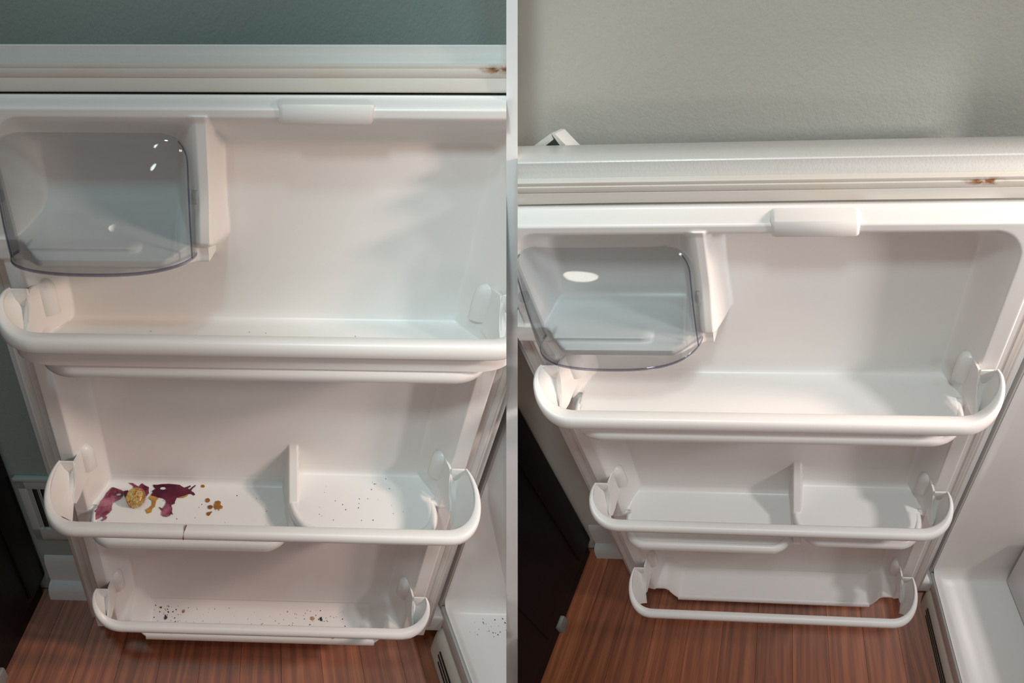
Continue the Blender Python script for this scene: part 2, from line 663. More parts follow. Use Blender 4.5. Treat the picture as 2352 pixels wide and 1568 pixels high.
def liner_grid():
    xs = dense(np.arange(-0.27, 0.2701, 0.0075), [(-0.272, -0.252, 16), (-0.242, -0.186, 44), (0.186, 0.242, 44), (0.252, 0.272, 16), (-0.115, -0.03, 60), (0.008, 0.078, 56)])
    zs = dense(np.arange(-0.384, 0.441, 0.006), [(0.400, 0.440, 36), (0.276, 0.36, 60), (0.176, 0.2165, 56), (-0.082, -0.022, 76), (-0.022, 0.03, 22), (-0.386, -0.335, 46)])
    X, Z = np.meshgrid(xs, zs)
    Y = liner_depth(X, Z)
    nz, nx = X.shape
    v = np.c_[X.ravel(), Y.ravel(), Z.ravel()]
    i = np.arange(nz - 1)[:, None] * nx + np.arange(nx - 1)[None]
    f = np.stack([i, i + 1, i + nx + 1, i + nx], -1).reshape(-1, 4)
    return v, f.tolist()


LINER = liner_grid()


def ring(profile, xw, zt, zb, wave=0.0, nsub=20):
    """frame profile (outward offset, y) carried round a rectangle"""
    v, f = [], []
    cs = []
    pts = [(1, 1), (-1, 1), (-1, -1), (1, -1)]
    per = []
    for k in range(4):
        a, b = pts[k], pts[(k + 1) % 4]
        for i in range(nsub):
            t = i / nsub
            per.append((a[0] + (b[0] - a[0]) * t, a[1] + (b[1] - a[1]) * t, k, t))
    n = len(per)
    for j, (d, y) in enumerate(profile):
        for (sx, sz, k, t) in per:
            dd = d
            if k == 0 and wave and j in (0, 1):
                dd = d + wave * (math.sin(t * 9.0 + 0.6) * 0.5 + math.sin(t * 4.0) - 0.2)
            v.append((sx * (xw + dd), y, (zt + dd) if sz > 0.999 else (zb - dd) if sz < -0.999 else ((zt + dd) + (zb - dd)) / 2 + sz * ((zt + dd) - (zb - dd)) / 2))
    for j in range(len(profile) - 1):
        for i in range(n):
            a, b = j * n + i, j * n + (i + 1) % n
            f.append((a, a + n, b + n, b))
    return v, f


def dairy_cover(bay, door):
    """clear bulging cover over the dairy compartment, open below"""
    xl, xr = -0.2385, -0.0635
    xc, hw = (xl + xr) / 2, (xr - xl) / 2
    zt = 0.4085
    nx, nz = 56, 34
    def P(s, t, off):
        # s in -1..1 across, t 0 top .. 1 bottom
        zb = 0.3045 - 0.007 * (1 - abs(s) ** 2.4)
        z = zt + (zb - zt) * t
        h = hw - off
        # rounded top corners
        rc = 0.024
        dz = zt - z
        ins = 0.0
        if dz < rc:
            ins = rc - math.sqrt(max(rc * rc - (rc - dz) ** 2, 0))
        h = h - ins
        bulge = 0.004 + 0.046 * math.sin(min(t * 1.02, 1) * math.pi / 2) ** 0.85
        prof = (1 - abs(s) ** 5.0) ** 0.42 if abs(s) < 1 else 0
        y = 0.001 - bulge * prof * (0.86 + 0.14 * (1 - s * s)) + off
        return (xc + s * h, y, z)
    m = MB()
    S_ = [math.sin(k / nx * math.pi - math.pi / 2) for k in range(nx + 1)]
    for off, flip in ((0.0, False), (0.0016, True)):
        v = [P(s, j / nz, off) for j in range(nz + 1) for s in S_]
        f = []
        for j in range(nz):
            for i in range(nx):
                a = j * (nx + 1) + i
                q = (a, a + nx + 1, a + nx + 2, a + 1)
                f.append(q if not flip else q[::-1])
        m.add(v, f)
    k = (nx + 1) * (nz + 1)
    e = [(nz * (nx + 1) + i, k + nz * (nx + 1) + i, k + nz * (nx + 1) + i + 1, nz * (nx + 1) + i + 1) for i in range(nx)]
    m.f += e
    o = m.build('dairy_cover', bay, M['clear'], door, angle=60)
    # thicker moulded edge along the bottom and up the hinge side
    path = [P(s, 1.0, 0.0) for s in S_]
    rings = []
    for i, p in enumerate(path):
        rings.append([(p[0], p[1] + 0.0012 * math.cos(a), p[2] + 0.0016 * math.sin(a)) for a in np.linspace(0, 2 * math.pi, 8, endpoint=False)])
    recalc(MB().loft(rings).build('cover_edge', bay, M['clear_edge'], door, angle=60))
    for sgn in (1, -1):
        path = [P(0.975 * sgn, t, 0.0) for t in np.linspace(0.06, 1.0, 24)]
        rings = [[(p[0] + 0.0009 * math.cos(a), p[1] + 0.0009 * math.sin(a), p[2]) for a in np.linspace(0, 2 * math.pi, 6, endpoint=False)] for p in path]
        q = MB().loft(rings).build('cover_edge', bay, M['clear_edge'], door, angle=60)
    return o


def refrigerator(bay):
    w = SIDE[bay]
    t = empty('refrigerator', bay, (0.345, 0.0, FLOOR),
              {'left': 'white refrigerator with crumbs and purple spills in its wide open door',
               'right': 'white refrigerator with a freshly cleaned empty open door'}[bay], 'refrigerator')
    # --- door: enamelled shell, liner, gasket
    shell = [(0.0265, 0.036), (0.0385, 0.0345), (0.0395, 0.0348), (0.0455, 0.0355), (0.0465, 0.0365), (0.047, 0.038), (0.049, 0.093), (0.047, 0.095)]
    v, f = ring(shell, 0.2595, 0.429, -0.335, nsub=2)
    n = 8
    k = len(v) - n
    f = f + [tuple(range(k, k + n))[::-1]]
    door = mesh('door', bay, v, f, M['metal'], t, angle=40)
    recalc(door)
    lv, lf = LINER
    mesh('door_liner', bay, lv, lf, M['liner_stained' if bay == 'right' else 'liner'], door, angle=60)
    gp = [(0.0112, 0.036), (0.0112, 0.0262), (0.0122, 0.0245), (0.021, 0.0252), (0.0218, 0.0262), (0.0226, 0.0245), (0.025, 0.0222), (0.0275, 0.0224), (0.0282, 0.0242), (0.0292, 0.0232), (0.0312, 0.0232), (0.0322, 0.0262), (0.0322, 0.036)]
    v, f = ring(gp, 0.2595, 0.429, -0.354, 0.0009 if bay == 'right' else 0.0002, 24)
    recalc(mesh('gasket', bay, v, f, M['gasket'], door, angle=50))
    # rolled beads along the shelf fronts
    for x0, x1, r, ls, zc, ry, rz in ((-0.2285, 0.2285, 0.046, -0.055, 0.2000, 0.0065, 0.0085), (-0.2275, 0.0400, 0.036, -0.050, -0.0638, 0.006, 0.0078), (0.042, 0.2275, 0.036, -0.050, -0.0375, 0.006, 0.0072), (-0.196, 0.196, 0.012, -0.002, -0.3725, 0.0045, 0.0065)):
        e = 0.006
        ry_, rx_ = 0.002 - ls - e, r
        pl = [(x0 + rx_ - rx_ * math.cos(a), 0.002 - ry_ * math.sin(a)) for a in np.linspace(0.0, math.pi / 2, 12)]
        pl += [(x, ls + e) for x in np.linspace(x0 + r, x1 - r, 8)[1:-1]]
        pl += [(x1 - rx_ + rx_ * math.sin(a), 0.002 - ry_ * math.cos(a)) for a in np.linspace(0, math.pi / 2, 12)]
        if ls > -0.01:
            pl = [(x, 0.003) for x in np.linspace(x0, x1, 20)]
        rings = []
        for i, p in enumerate(pl):
            a, b = np.array(pl[max(i - 1, 0)]), np.array(pl[min(i + 1, len(pl) - 1)])
            tng = (b - a) / (np.linalg.norm(b - a) + 1e-9)
            nn = np.array((tng[1], -tng[0]))
            rings.append([(p[0] + nn[0] * ry * math.cos(q), p[1] + nn[1] * ry * math.cos(q), zc + rz * math.sin(q)) for q in np.linspace(0, 2 * math.pi, 14, endpoint=False)])
        recalc(MB().loft(rings).build('shelf_lip', bay, M['liner'], door, angle=60))
    # retainer tab on the top ledge
    tab = MB()
    prof = [(0.026, 0.4365), (0.0085, 0.4322), (0.0025, 0.4300), (0.0004, 0.4265), (0.0008, 0.4165), (0.004, 0.4150), (0.02, 0.42)]
    x0, x1 = 0.013, 0.0905
    rings = []
    for x, s in ((x0 - 0.0022, 0.55), (x0, 0.9), (x0 + 0.003, 1.0), (x1 - 0.003, 1.0), (x1, 0.9), (x1 + 0.0022, 0.55)):
        cy, cz = 0.012, 0.428
        rings.append([(x, cy + (y - cy) * s, cz + (z - cz) * (0.4 + 0.6 * s)) for y, z in prof])
    tab.loft(rings)
    recalc(tab.build('top_tab', bay, M['liner'], door, angle=50))
    dairy_cover(bay, door)
    # pivot of the dairy cover, both ends
    for px in (-0.0605, -0.2392):
        r = []
        for xx, rad in ((px - 0.0035, 0.005), (px - 0.003, 0.0062), (px + 0.001, 0.0062), (px + 0.0016, 0.004)):
            r.append([(xx, -0.0055 + rad * math.cos(a), 0.357 + rad * math.sin(a)) for a in np.linspace(0, 2 * math.pi, 14, endpoint=False)])
        MB().loft(r).build('hinge_pin', bay, M['clear'], door)
    # pegs that carry the snap-on rails
    for ze in (0.270, 0.042, -0.222):
        for sx in (-1, 1):
            rr = []
            for dz, sc in ((-0.040, 0.98), (-0.0395, 1.0), (-0.014, 1.0), (-0.008, 0.93), (-0.0035, 0.72), (-0.0008, 0.35), (0.0, 0.06)):
                rr.append([(sx * (0.2345 - 0.0115 * sc * math.sin(a)), 0.021 + 0.0105 * sc * math.cos(a), ze + dz) for a in np.linspace(-0.15, math.pi + 0.15, 14)])
            recalc(MB().loft(rr).build('support_peg', bay, M['liner'], door))
    # handle seen over the far top corner
    if bay == 'right':
        h = MB()
        h.extrude([(-0.272, 0.452), (-0.264, 0.4635), (-0.2150, 0.4885), (-0.2150, 0.4825), (-0.262, 0.4565)], 1, 0.098, 0.122)
        h.extrude([(-0.2150, 0.4885), (-0.2115, 0.4880), (-0.1980, 0.4700), (-0.1980, 0.44), (-0.2065, 0.44), (-0.2065, 0.470)], 1, 0.098, 0.122)
        h.extrude([(-0.262, 0.458), (-0.2140, 0.4840), (-0.2060, 0.4700), (-0.2060, 0.44), (-0.262, 0.44)], 1, 0.112, 0.122)
        recalc(h.build('handle', bay, M['metal'], door, angle=25))
    # --- cabinet (inside corner at the hinge side)
    x0 = 0.347
    zf = -0.398
    XB, YB = 0.62, -0.30      # how far the cabinet is built
    m = MB()
    cs = 8
    # inner wall, floor and front lip as one sheet: profile from wall top down round the corner to the floor front
    zl = list(np.linspace(0.62, -0.37, 16))
    secs = []
    def corner_profile(x):
        lip = smooth(np.array((x - 0.3475) / 0.018))
        ya = 0.080 + 0.004 * lip
        p = [(ya, z) for z in zl]
        cz, cy, r = -0.370, ya - 0.022 * 0.5, 0.011
        zz = -0.386 - 0.012 * lip
        for a in np.linspace(0.2, math.pi / 2, 6):
            p.append((ya - 0.016 * (1 - math.cos(a)), -0.370 + (zz + 0.370) * math.sin(a)))
        for y in np.linspace(ya - 0.03, YB, 10):
            p.append((y, zz))
        return [(x, y, z) for y, z in p]
    xs = [0.347, 0.349, 0.352, 0.356, 0.361, 0.366, 0.40, 0.48, XB]
    m.loft([corner_profile(x) for x in xs], closed=False, cap=False)
    body = m.build('cabinet_liner', bay, M['liner'], t, angle=50)
    recalc(body)
    # outer cabinet shell: side and bottom bodies
    m = MB()
    m.box((x0 + 0.004, 0.086, -0.424), (XB, 0.118, 0.62), 0.002)
    m.box((x0 + 0.004, YB, -0.424), (XB, 0.10, -0.402), 0.002)
    m.box((x0 + 0.02, YB, FLOOR), (XB, 0.10, -0.424), 0.002)
    recalc(m.build('cabinet_body', bay, M['metal'], t))
    # front flange strips round the opening with a seam to the liner
    m = MB()
    m.box((x0 - 0.003, 0.0808, -0.423), (x0 + 0.006, 0.098, 0.62), 0.0012)
    m.box((x0 - 0.003, YB, -0.423), (x0 + 0.006, 0.0795, -0.3925), 0.0012)
    recalc(m.build('front_flange', bay, M['flange'], t))
    # hinge block under the door corner
    recalc(MB().box((0.300, 0.060, -0.441), (0.3465, 0.093, -0.400), 0.004, 3).build('hinge_cover', bay, M['metal'], t))
    recalc(MB().box((0.290, 0.055, -0.4005), (0.306, 0.085, -0.381), 0.003, 2).build('hinge_bracket', bay, M['metal'], t))
    # kick grille with louvre slots
    gx = 0.3645
    prof = [(gx, -0.428), (gx - 0.006, -0.4275), (gx - 0.018, -0.434), (gx - 0.0255, -0.446), (gx - 0.027, -0.46), (gx - 0.027, -0.515 + 0.011), (gx, -0.504)]
    y1 = 0.071
    rr = []
    for y, s in ((y1, 0.42), (y1 - 0.004, 0.78), (y1 - 0.010, 0.95), (y1 - 0.017, 1.0), (YB, 1.0)):
        rr.append([(gx + (x - gx) * s, y, -0.466 + (z + 0.466) * (0.75 + 0.25 * s)) for x, z in prof])
    gr = recalc(MB().loft(rr).build('kick_grille', bay, M['grille'], t, angle=32))
    for k_, z in enumerate((-0.456, -0.4685, -0.481)):
        ya = 0.036 - 0.006 * abs(k_ - 0.6)
        recalc(MB().box((gx - 0.0285, -0.29, z - 0.0028), (gx - 0.0262, ya, z + 0.0028), 0.001, 1).build('slot', bay, M['slot'], gr, smooth=False))
    # crisper drawer standing on the cabinet floor
    if bay == 'right':
        m = MB()
        m.loft([[(0.505, 0.062, -0.395), (0.505, YB + 0.03, -0.395), (0.60, YB + 0.03, -0.395), (0.60, 0.062, -0.395)],
                [(0.499, 0.066, -0.388), (0.499, YB + 0.03, -0.388), (0.60, YB + 0.03, -0.388), (0.60, 0.066, -0.388)],
                [(0.492, 0.070, -0.24), (0.492, YB + 0.03, -0.24), (0.60, YB + 0.03, -0.24), (0.60, 0.070, -0.24)]])
        recalc(m.build('crisper_drawer', bay, M['drawer'], t))
    return t


refrigerator('left')
refrigerator('right')


# ------------------------------------------------------------------ snap-on shelf rails
def bez(p0, p1, p2, p3, t):
    u = 1 - t
    return tuple(u ** 3 * a + 3 * u * u * t * b + 3 * u * t * t * c + t ** 3 * d for a, b, c, d in zip(p0, p1, p2, p3))


def shelf_rail(bay, ze, yf, zf, band, label, size=1.0):
    t = empty('shelf_rail', bay, (0, yf, zf - band), label, 'shelf rail', None)
    wd = 0.0165 * size
    N = 18
    side = []
    for i in range(N + 1):
        q = i / N
        O = bez((0.2548, -0.008), (0.2640, yf * 0.4 - 0.006), (0.252, yf - wd), (0.205, yf - wd), q)
        I = bez((0.2518, -0.0085), (0.2560, yf * 0.45 - 0.006), (0.243, yf), (0.205, yf), q)
        z = ze + (zf - ze) * float(smooth(np.array(q * 1.02))) 
        side.append((I, O, z))
    path = [((-I[0], I[1]), (-O[0], O[1]), z) for I, O, z in side]
    right = [(I, O, z) for I, O, z in side][::-1]
    xs = np.linspace(-0.205, 0.205, 12)[1:-1]
    mid = [((x, yf), (x, yf - wd), zf) for x in xs]
    path = path + mid + right
    cs = [(0.0, -0.0095), (0.0, -0.0018), (0.05, -0.0006), (0.13, 0.0), (0.40, 0.0003), (0.64, 0.0), (0.79, -0.0010), (0.90, -0.0030), (0.97, -0.0058), (1.0, -0.0085), (1.0, -0.0142), (0.94, -0.0153), (0.5, -0.0155), (0.2, -0.0140)]
    rings = []
    for I, O, z in path:
        wloc = math.hypot(O[0] - I[0], O[1] - I[1])
        k = size * min(1.0, 0.55 + wloc / 0.04)
        rings.append([(I[0] + (O[0] - I[0]) * a, I[1] + (O[1] - I[1]) * a, z + b * k) for a, b in cs])
    recalc(MB().loft(rings).build('rim', bay, M['rail'], t, angle=50))
    # wall band under the rim (thin sheet with two faces)
    nside = len(side)
    rings = []
    for j, (I, O, z) in enumerate(path):
        q = min(j, len(path) - 1 - j) / (nside - 1)
        q = min(q, 1.0)
        zb = (ze - 0.047) * (1 - q) ** 1.3 + (zf - band) * (1 - (1 - q) ** 1.3)
        zb = min(zb, z - 0.0115 * size)
        e0 = 0.05 + 0.17 * q
        e0, e1 = e0, e0 + min(0.10, 0.0018 / max(0.004, math.hypot(O[0] - I[0], O[1] - I[1])))
        ins = 0.006 * (1 - q)
        def P(e, zz, k):
            x = I[0] + (O[0] - I[0]) * e
            return (x - math.copysign(ins * k, x), I[1] + (O[1] - I[1]) * e, zz)
        rings.append([P(e0, z - 0.004, 0), P(e0, (z * 0.45 + zb * 0.55), 0.3), P(e0, zb, 1), P(e1, zb - 0.0005, 1), P(e1, (z * 0.45 + zb * 0.55), 0.3), P(e1, z - 0.004, 0)])
    recalc(MB().loft(rings).build('wall_band', bay, M['rail'], t, angle=50))
    # flat side arms that hook onto the liner
    for sx in (-1, 1):
        pr = [(0.040, ze - 0.014), (0.0395, ze - 0.008), (0.036, ze - 0.004), (0.030, ze - 0.003), (0.0, ze - 0.003), (-0.0045, ze - 0.0035), (-0.009, ze - 0.009), (-0.0125, ze - 0.02), (-0.020, ze - 0.034), (-0.0285, ze - 0.044), (-0.0305, ze - 0.050), (-0.027, ze - 0.0545), (-0.016, ze - 0.055), (0.0, ze - 0.051), (0.02, ze - 0.049), (0.036, ze - 0.042)]
        a = MB().extrude(pr, 0, sx * 0.2345, sx * 0.2372)
        a.box((min(sx * 0.2350, sx * 0.2545), -0.0092, ze - 0.020), (max(sx * 0.2350, sx * 0.2545), -0.0066, ze - 0.0012), 0.0008, 1)
        # concave web between arm and rim
        rw = []
        for i in range(9):
            q = i / 8 * 0.72
            I = bez((0.2505, -0.0085), (0.2535, yf * 0.45 - 0.008), (0.240, yf), (0.205, yf), q)
            z = ze + (zf - ze) * float(smooth(np.array(q * 1.02)))
            g = i / 8
            b_ = (0.2365, -0.0085 - 0.020 * g, ze - 0.008 - 0.044 * g)
            mid_ = ((I[0] + b_[0]) / 2 - 0.001, (I[1] + b_[1]) / 2 + 0.002, min(z, b_[2]) - 0.010)
            rw.append([(sx * (I[0] + 0.0016), I[1] - 0.0012 * i / 8, z - 0.0035), (sx * (I[0] * 0.75 + mid_[0] * 0.25), I[1] * 0.75 + mid_[1] * 0.25, z - 0.014), (sx * mid_[0], mid_[1], mid_[2]), (sx * b_[0], b_[1], b_[2])])
        a.loft(rw, closed=False, cap=False)
        recalc(a.build('side_arm', bay, M['rail'], t, angle=40))
    return t


RAILS = {'left': [(0.270, -0.051, 0.2425, 0.0325), (0.041, -0.079, 0.0195, 0.0155), (-0.2225, -0.037, -0.253, 0.0105)],
         'right': [(0.269, -0.046, 0.2370, 0.0265), (0.0425, -0.052, 0.0230, 0.0115), (-0.2215, -0.069, -0.2365, 0.0105)]}
POS = ['top shelf', 'middle shelf', 'bottom shelf']
for bay in ('left', 'right'):
    for (ze, yf, zf, band), p in zip(RAILS[bay], POS):
        lab = {'left': {'top shelf': 'white guard rail across the top shelf of the soiled fridge door',
                        'middle shelf': 'white guard rail with a thin purple drip, on the stained middle shelf',
                        'bottom shelf': 'white guard rail of the crumb-covered bottom shelf of the soiled fridge door'},
               'right': {'top shelf': 'clean white guard rail across the top shelf of the clean fridge door',
                         'middle shelf': 'clean white guard rail before the divided middle shelf of the clean fridge door',
                         'bottom shelf': 'white guard rail of the clean bottom shelf, wood floor visible behind it'}}[bay][p]
        shelf_rail(bay, ze, yf, zf, band, lab, {'top shelf': 1.0, 'middle shelf': 0.8, 'bottom shelf': 0.72}[p])


# ------------------------------------------------------------------ spills, crumbs and the gold cap on the soiled door
def mid_floor_z(y):
    u = min(max((y - (BACK + 0.001 - 0.012)) / 0.012, 0), 0.98)
    return shelf_floor_y_to_z(-0.050, -0.0600, -0.0540, y) + 0.012 * (1 - math.sqrt(1 - u * u))


def seat(pts, name, mat, label, cat='spill', hole=None, thick=0.0008, group=None):
    """thin puddle with an outline (x, y) lying on the middle shelf floor"""
    bay = 'left'
    m = bmesh.new()
    outer = [m.verts.new((x, y, 0)) for x, y in pts]
    edges = [m.edges.new((outer[i], outer[(i + 1) % len(outer)])) for i in range(len(outer))]
    for h in (hole or []):
        hv = [m.verts.new((x, y, 0)) for x, y in h]
        edges += [m.edges.new((hv[i], hv[(i + 1) % len(hv)])) for i in range(len(hv))]
    bmesh.ops.triangle_fill(m, use_beauty=True, use_dissolve=False, edges=edges)
    bmesh.ops.recalc_face_normals(m, faces=m.faces[:])
    m.normal_update()
    if sum(f.normal.z for f in m.faces) < 0:
        bmesh.ops.reverse_faces(m, faces=m.faces[:])
    ret = bmesh.ops.extrude_face_region(m, geom=m.faces[:])
    top = [g for g in ret['geom'] if isinstance(g, bmesh.types.BMVert)]
    for v_ in top:
        v_.co.z = thick
    bmesh.ops.recalc_face_normals(m, faces=m.faces[:])
    m.verts.index_update()
    v = [(p.co.x, p.co.y, mid_floor_z(p.co.y) + 0.0004 + p.co.z) for p in m.verts]
    f = [[p.index for p in q.verts] for q in m.faces]
    m.free()
    o = mesh(name, bay, v, f, mat, angle=50)
    return tag(o, label, cat, group)


SPILLS = __import__('json').loads('''[{"name": "juice_spill", "mat": "jam_pink", "label": "long pinkish purple smear left of the gold cap on the middle shelf", "pts": [[-0.2179, 0.0371], [-0.2151, 0.0378], [-0.2081, 0.0353], [-0.2023, 0.0332], [-0.1985, 0.0309], [-0.1966, 0.0248], [-0.1988, 0.0188], [-0.2037, 0.0152], [-0.2075, 0.0116], [-0.2074, 0.007], [-0.2052, 0.0002], [-0.2071, -0.0043], [-0.2099, -0.0076], [-0.2106, -0.0098], [-0.2078, -0.0109], [-0.2081, -0.0141], [-0.2124, -0.0169], [-0.2144, -0.0166], [-0.2119, -0.0142], [-0.2124, -0.0115], [-0.2156, -0.0105], [-0.2185, -0.0133], [-0.2223, -0.0161], [-0.2261, -0.0172], [-0.2272, -0.0157], [-0.2259, -0.0113], [-0.2275, -0.0092], [-0.2269, -0.0048], [-0.2283, -0.0026], [-0.2259, 0.0019], [-0.2266, 0.0053], [-0.2254, 0.0088], [-0.2255, 0.0134], [-0.2238, 0.017], [-0.2224, 0.0218], [-0.222, 0.0278], [-0.2202, 0.0315]], "thick": 0.0008, "holes": [[[-0.2004, 0.0259], [-0.2002, 0.0249], [-0.2011, 0.0241], [-0.2024, 0.0237], [-0.2039, 0.0236], [-0.2055, 0.0239], [-0.2068, 0.0247], [-0.2073, 0.0258], [-0.207, 0.0269], [-0.2065, 0.0276], [-0.2054, 0.028], [-0.2037, 0.0281], [-0.2024, 0.0278], [-0.2013, 0.027]]]}, {"name": "juice_spill", "mat": "jam_dark", "label": "small dark purple patch touching the left edge of the gold cap", "pts": [[-0.1984, 0.0312], [-0.1925, 0.0332], [-0.1878, 0.0257], [-0.1868, 0.0197], [-0.1887, 0.0167], [-0.1935, 0.0213], [-0.1963, 0.0254]], "thick": 0.0008}, {"name": "juice_spill", "mat": "jam_mix", "label": "ragged purple patch behind the gold cap on the middle shelf", "pts": [[-0.195, 0.0448], [-0.1885, 0.0446], [-0.1867, 0.0438], [-0.1784, 0.0394], [-0.1771, 0.0427], [-0.1748, 0.0446], [-0.1697, 0.0419], [-0.1634, 0.0392], [-0.1628, 0.0343], [-0.1609, 0.0294], [-0.1631, 0.0243], [-0.1716, 0.0219], [-0.1796, 0.0217], [-0.1871, 0.0287], [-0.186, 0.0318], [-0.1838, 0.0349], [-0.1864, 0.0386], [-0.1877, 0.0415]], "thick": 0.0008, "holes": [[[-0.1778, 0.0378], [-0.1777, 0.0373], [-0.1782, 0.037], [-0.1788, 0.0368], [-0.1795, 0.0367], [-0.1803, 0.0369], [-0.1809, 0.0372], [-0.1811, 0.0377], [-0.181, 0.0382], [-0.1807, 0.0386], [-0.1801, 0.0388], [-0.1794, 0.0388], [-0.1787, 0.0387], [-0.1782, 0.0383]]]}, {"name": "juice_spill", "mat": "jam_dark", "label": "large dark purple puddle right of the gold cap on the middle shelf", "pts": [[-0.1585, 0.0431], [-0.1513, 0.0432], [-0.1463, 0.0441], [-0.1359, 0.0447], [-0.1308, 0.0445], [-0.1193, 0.0437], [-0.1125, 0.0399], [-0.1095, 0.0405], [-0.1038, 0.0432], [-0.1026, 0.0423], [-0.1067, 0.0388], [-0.1038, 0.0368], [-0.0999, 0.0413], [-0.0961, 0.0441], [-0.0957, 0.0433], [-0.0995, 0.039], [-0.1014, 0.0346], [-0.0968, 0.0317], [-0.0943, 0.0287], [-0.0961, 0.0269], [-0.1006, 0.0298], [-0.1045, 0.0291], [-0.11, 0.0259], [-0.1195, 0.0227], [-0.1207, 0.0162], [-0.1205, 0.0127], [-0.1249, 0.0103], [-0.1333, 0.0147], [-0.1346, 0.0181], [-0.1392, 0.021], [-0.1454, 0.022], [-0.1515, 0.0242], [-0.1573, 0.0253], [-0.1556, 0.0308], [-0.1576, 0.0325], [-0.153, 0.037], [-0.1568, 0.04]], "thick": 0.0008, "holes": [[[-0.138, 0.038], [-0.1378, 0.0368], [-0.1391, 0.0359], [-0.141, 0.0354], [-0.1428, 0.0354], [-0.1449, 0.0357], [-0.1465, 0.0366], [-0.1469, 0.0378], [-0.1465, 0.039], [-0.1456, 0.0399], [-0.1441, 0.0403], [-0.1419, 0.0404], [-0.1402, 0.04], [-0.139, 0.0392]]]}, {"name": "juice_spill", "mat": "jam_pink", "label": "pink purple tail below the large dark puddle on the middle shelf", "pts": [[-0.133, 0.0141], [-0.1249, 0.0099], [-0.1223, 0.0046], [-0.1217, -0.0009], [-0.1191, -0.0053], [-0.1217, -0.0031], [-0.1234, -0.0065], [-0.1273, -0.0087], [-0.1328, -0.0078], [-0.1352, -0.0057], [-0.1356, 0.0004], [-0.1415, 0.0062], [-0.1397, 0.0059], [-0.1363, 0.0037], [-0.1345, 0.0066], [-0.1333, 0.01]], "thick": 0.0008}, {"name": "syrup_spill", "mat": "amber", "label": "amber syrup trail between the gold cap and the dark purple puddle", "pts": [[-0.1587, 0.0228], [-0.1568, 0.0247], [-0.1514, 0.0236], [-0.1452, 0.0212], [-0.1477, 0.0166], [-0.147, 0.0074], [-0.1499, 0.0034], [-0.1496, -0.0017], [-0.1548, -0.0042], [-0.1587, 0.0014], [-0.1551, 0.0044], [-0.1516, 0.0084], [-0.1531, 0.0165], [-0.1585, 0.0199]], "thick": 0.0008}, {"name": "syrup_spill", "mat": "amber", "label": "thin amber patch under the right end of the dark purple puddle", "pts": [[-0.1182, 0.0224], [-0.1099, 0.0256], [-0.1042, 0.0287], [-0.1055, 0.0258], [-0.1104, 0.0226], [-0.1154, 0.0224]], "thick": 0.0008}, {"name": "syrup_drop", "mat": "brown", "label": "brown drop farthest back, right of the purple puddle", "pts": [[-0.0826, 0.043], [-0.0825, 0.0421], [-0.0833, 0.0413], [-0.0844, 0.041], [-0.0854, 0.041], [-0.0866, 0.0413], [-0.0875, 0.0419], [-0.0877, 0.0429], [-0.0874, 0.0437], [-0.0868, 0.0442], [-0.0859, 0.0444], [-0.0847, 0.0444], [-0.0837, 0.0442], [-0.0831, 0.0437]], "thick": 0.0008}, {"name": "syrup_drop", "mat": "brown", "label": "dark brown drop uppermost in the column of three", "pts": [[-0.0717, 0.0193], [-0.0719, 0.0179], [-0.0729, 0.0168], [-0.074, 0.0161], [-0.0754, 0.016], [-0.0769, 0.0164], [-0.0778, 0.0176], [-0.0781, 0.0192], [-0.078, 0.0206], [-0.0775, 0.0217], [-0.0763, 0.0224], [-0.0748, 0.0226], [-0.0736, 0.0221], [-0.0725, 0.0209]], "thick": 0.0008}, {"name": "syrup_drop", "mat": "brown", "label": "brown drop in the middle of the column of three", "pts": [[-0.0666, 0.0084], [-0.0671, 0.0072], [-0.068, 0.0061], [-0.0691, 0.0054], [-0.0707, 0.0053], [-0.0722, 0.0058], [-0.073, 0.0069], [-0.0734, 0.0082], [-0.0735, 0.0094], [-0.0728, 0.0104], [-0.0714, 0.0111], [-0.0699, 0.0113], [-0.0685, 0.0108], [-0.0672, 0.0097]], "thick": 0.0008}, {"name": "syrup_drop", "mat": "brown", "label": "brown drop with a tail, lowest in the column of three", "pts": [[-0.0738, -0.0027], [-0.0733, -0.0005], [-0.071, 0.0002], [-0.069, -0.0001], [-0.0676, 0.0016], [-0.0665, 0.0007], [-0.0679, -0.0011], [-0.0686, -0.0034], [-0.0703, -0.0052], [-0.0726, -0.0048]], "thick": 0.0008}, {"name": "syrup_drop", "mat": "amber", "label": "ragged pale amber blot right of the three brown drops", "pts": [[-0.0651, 0.0118], [-0.0638, 0.0177], [-0.0599, 0.0189], [-0.0563, 0.0173], [-0.0562, 0.0121], [-0.0525, 0.0093], [-0.0537, 0.0065], [-0.0566, 0.0058], [-0.0572, 0.0028], [-0.0598, 0.0069], [-0.0617, 0.004], [-0.0652, 0.0084]], "thick": 0.0008}]''')
for s in SPILLS:
    seat(s['pts'], s['name'], M[s['mat']], s['label'], 'spill', s.get('holes'), s.get('thick', 0.0008))


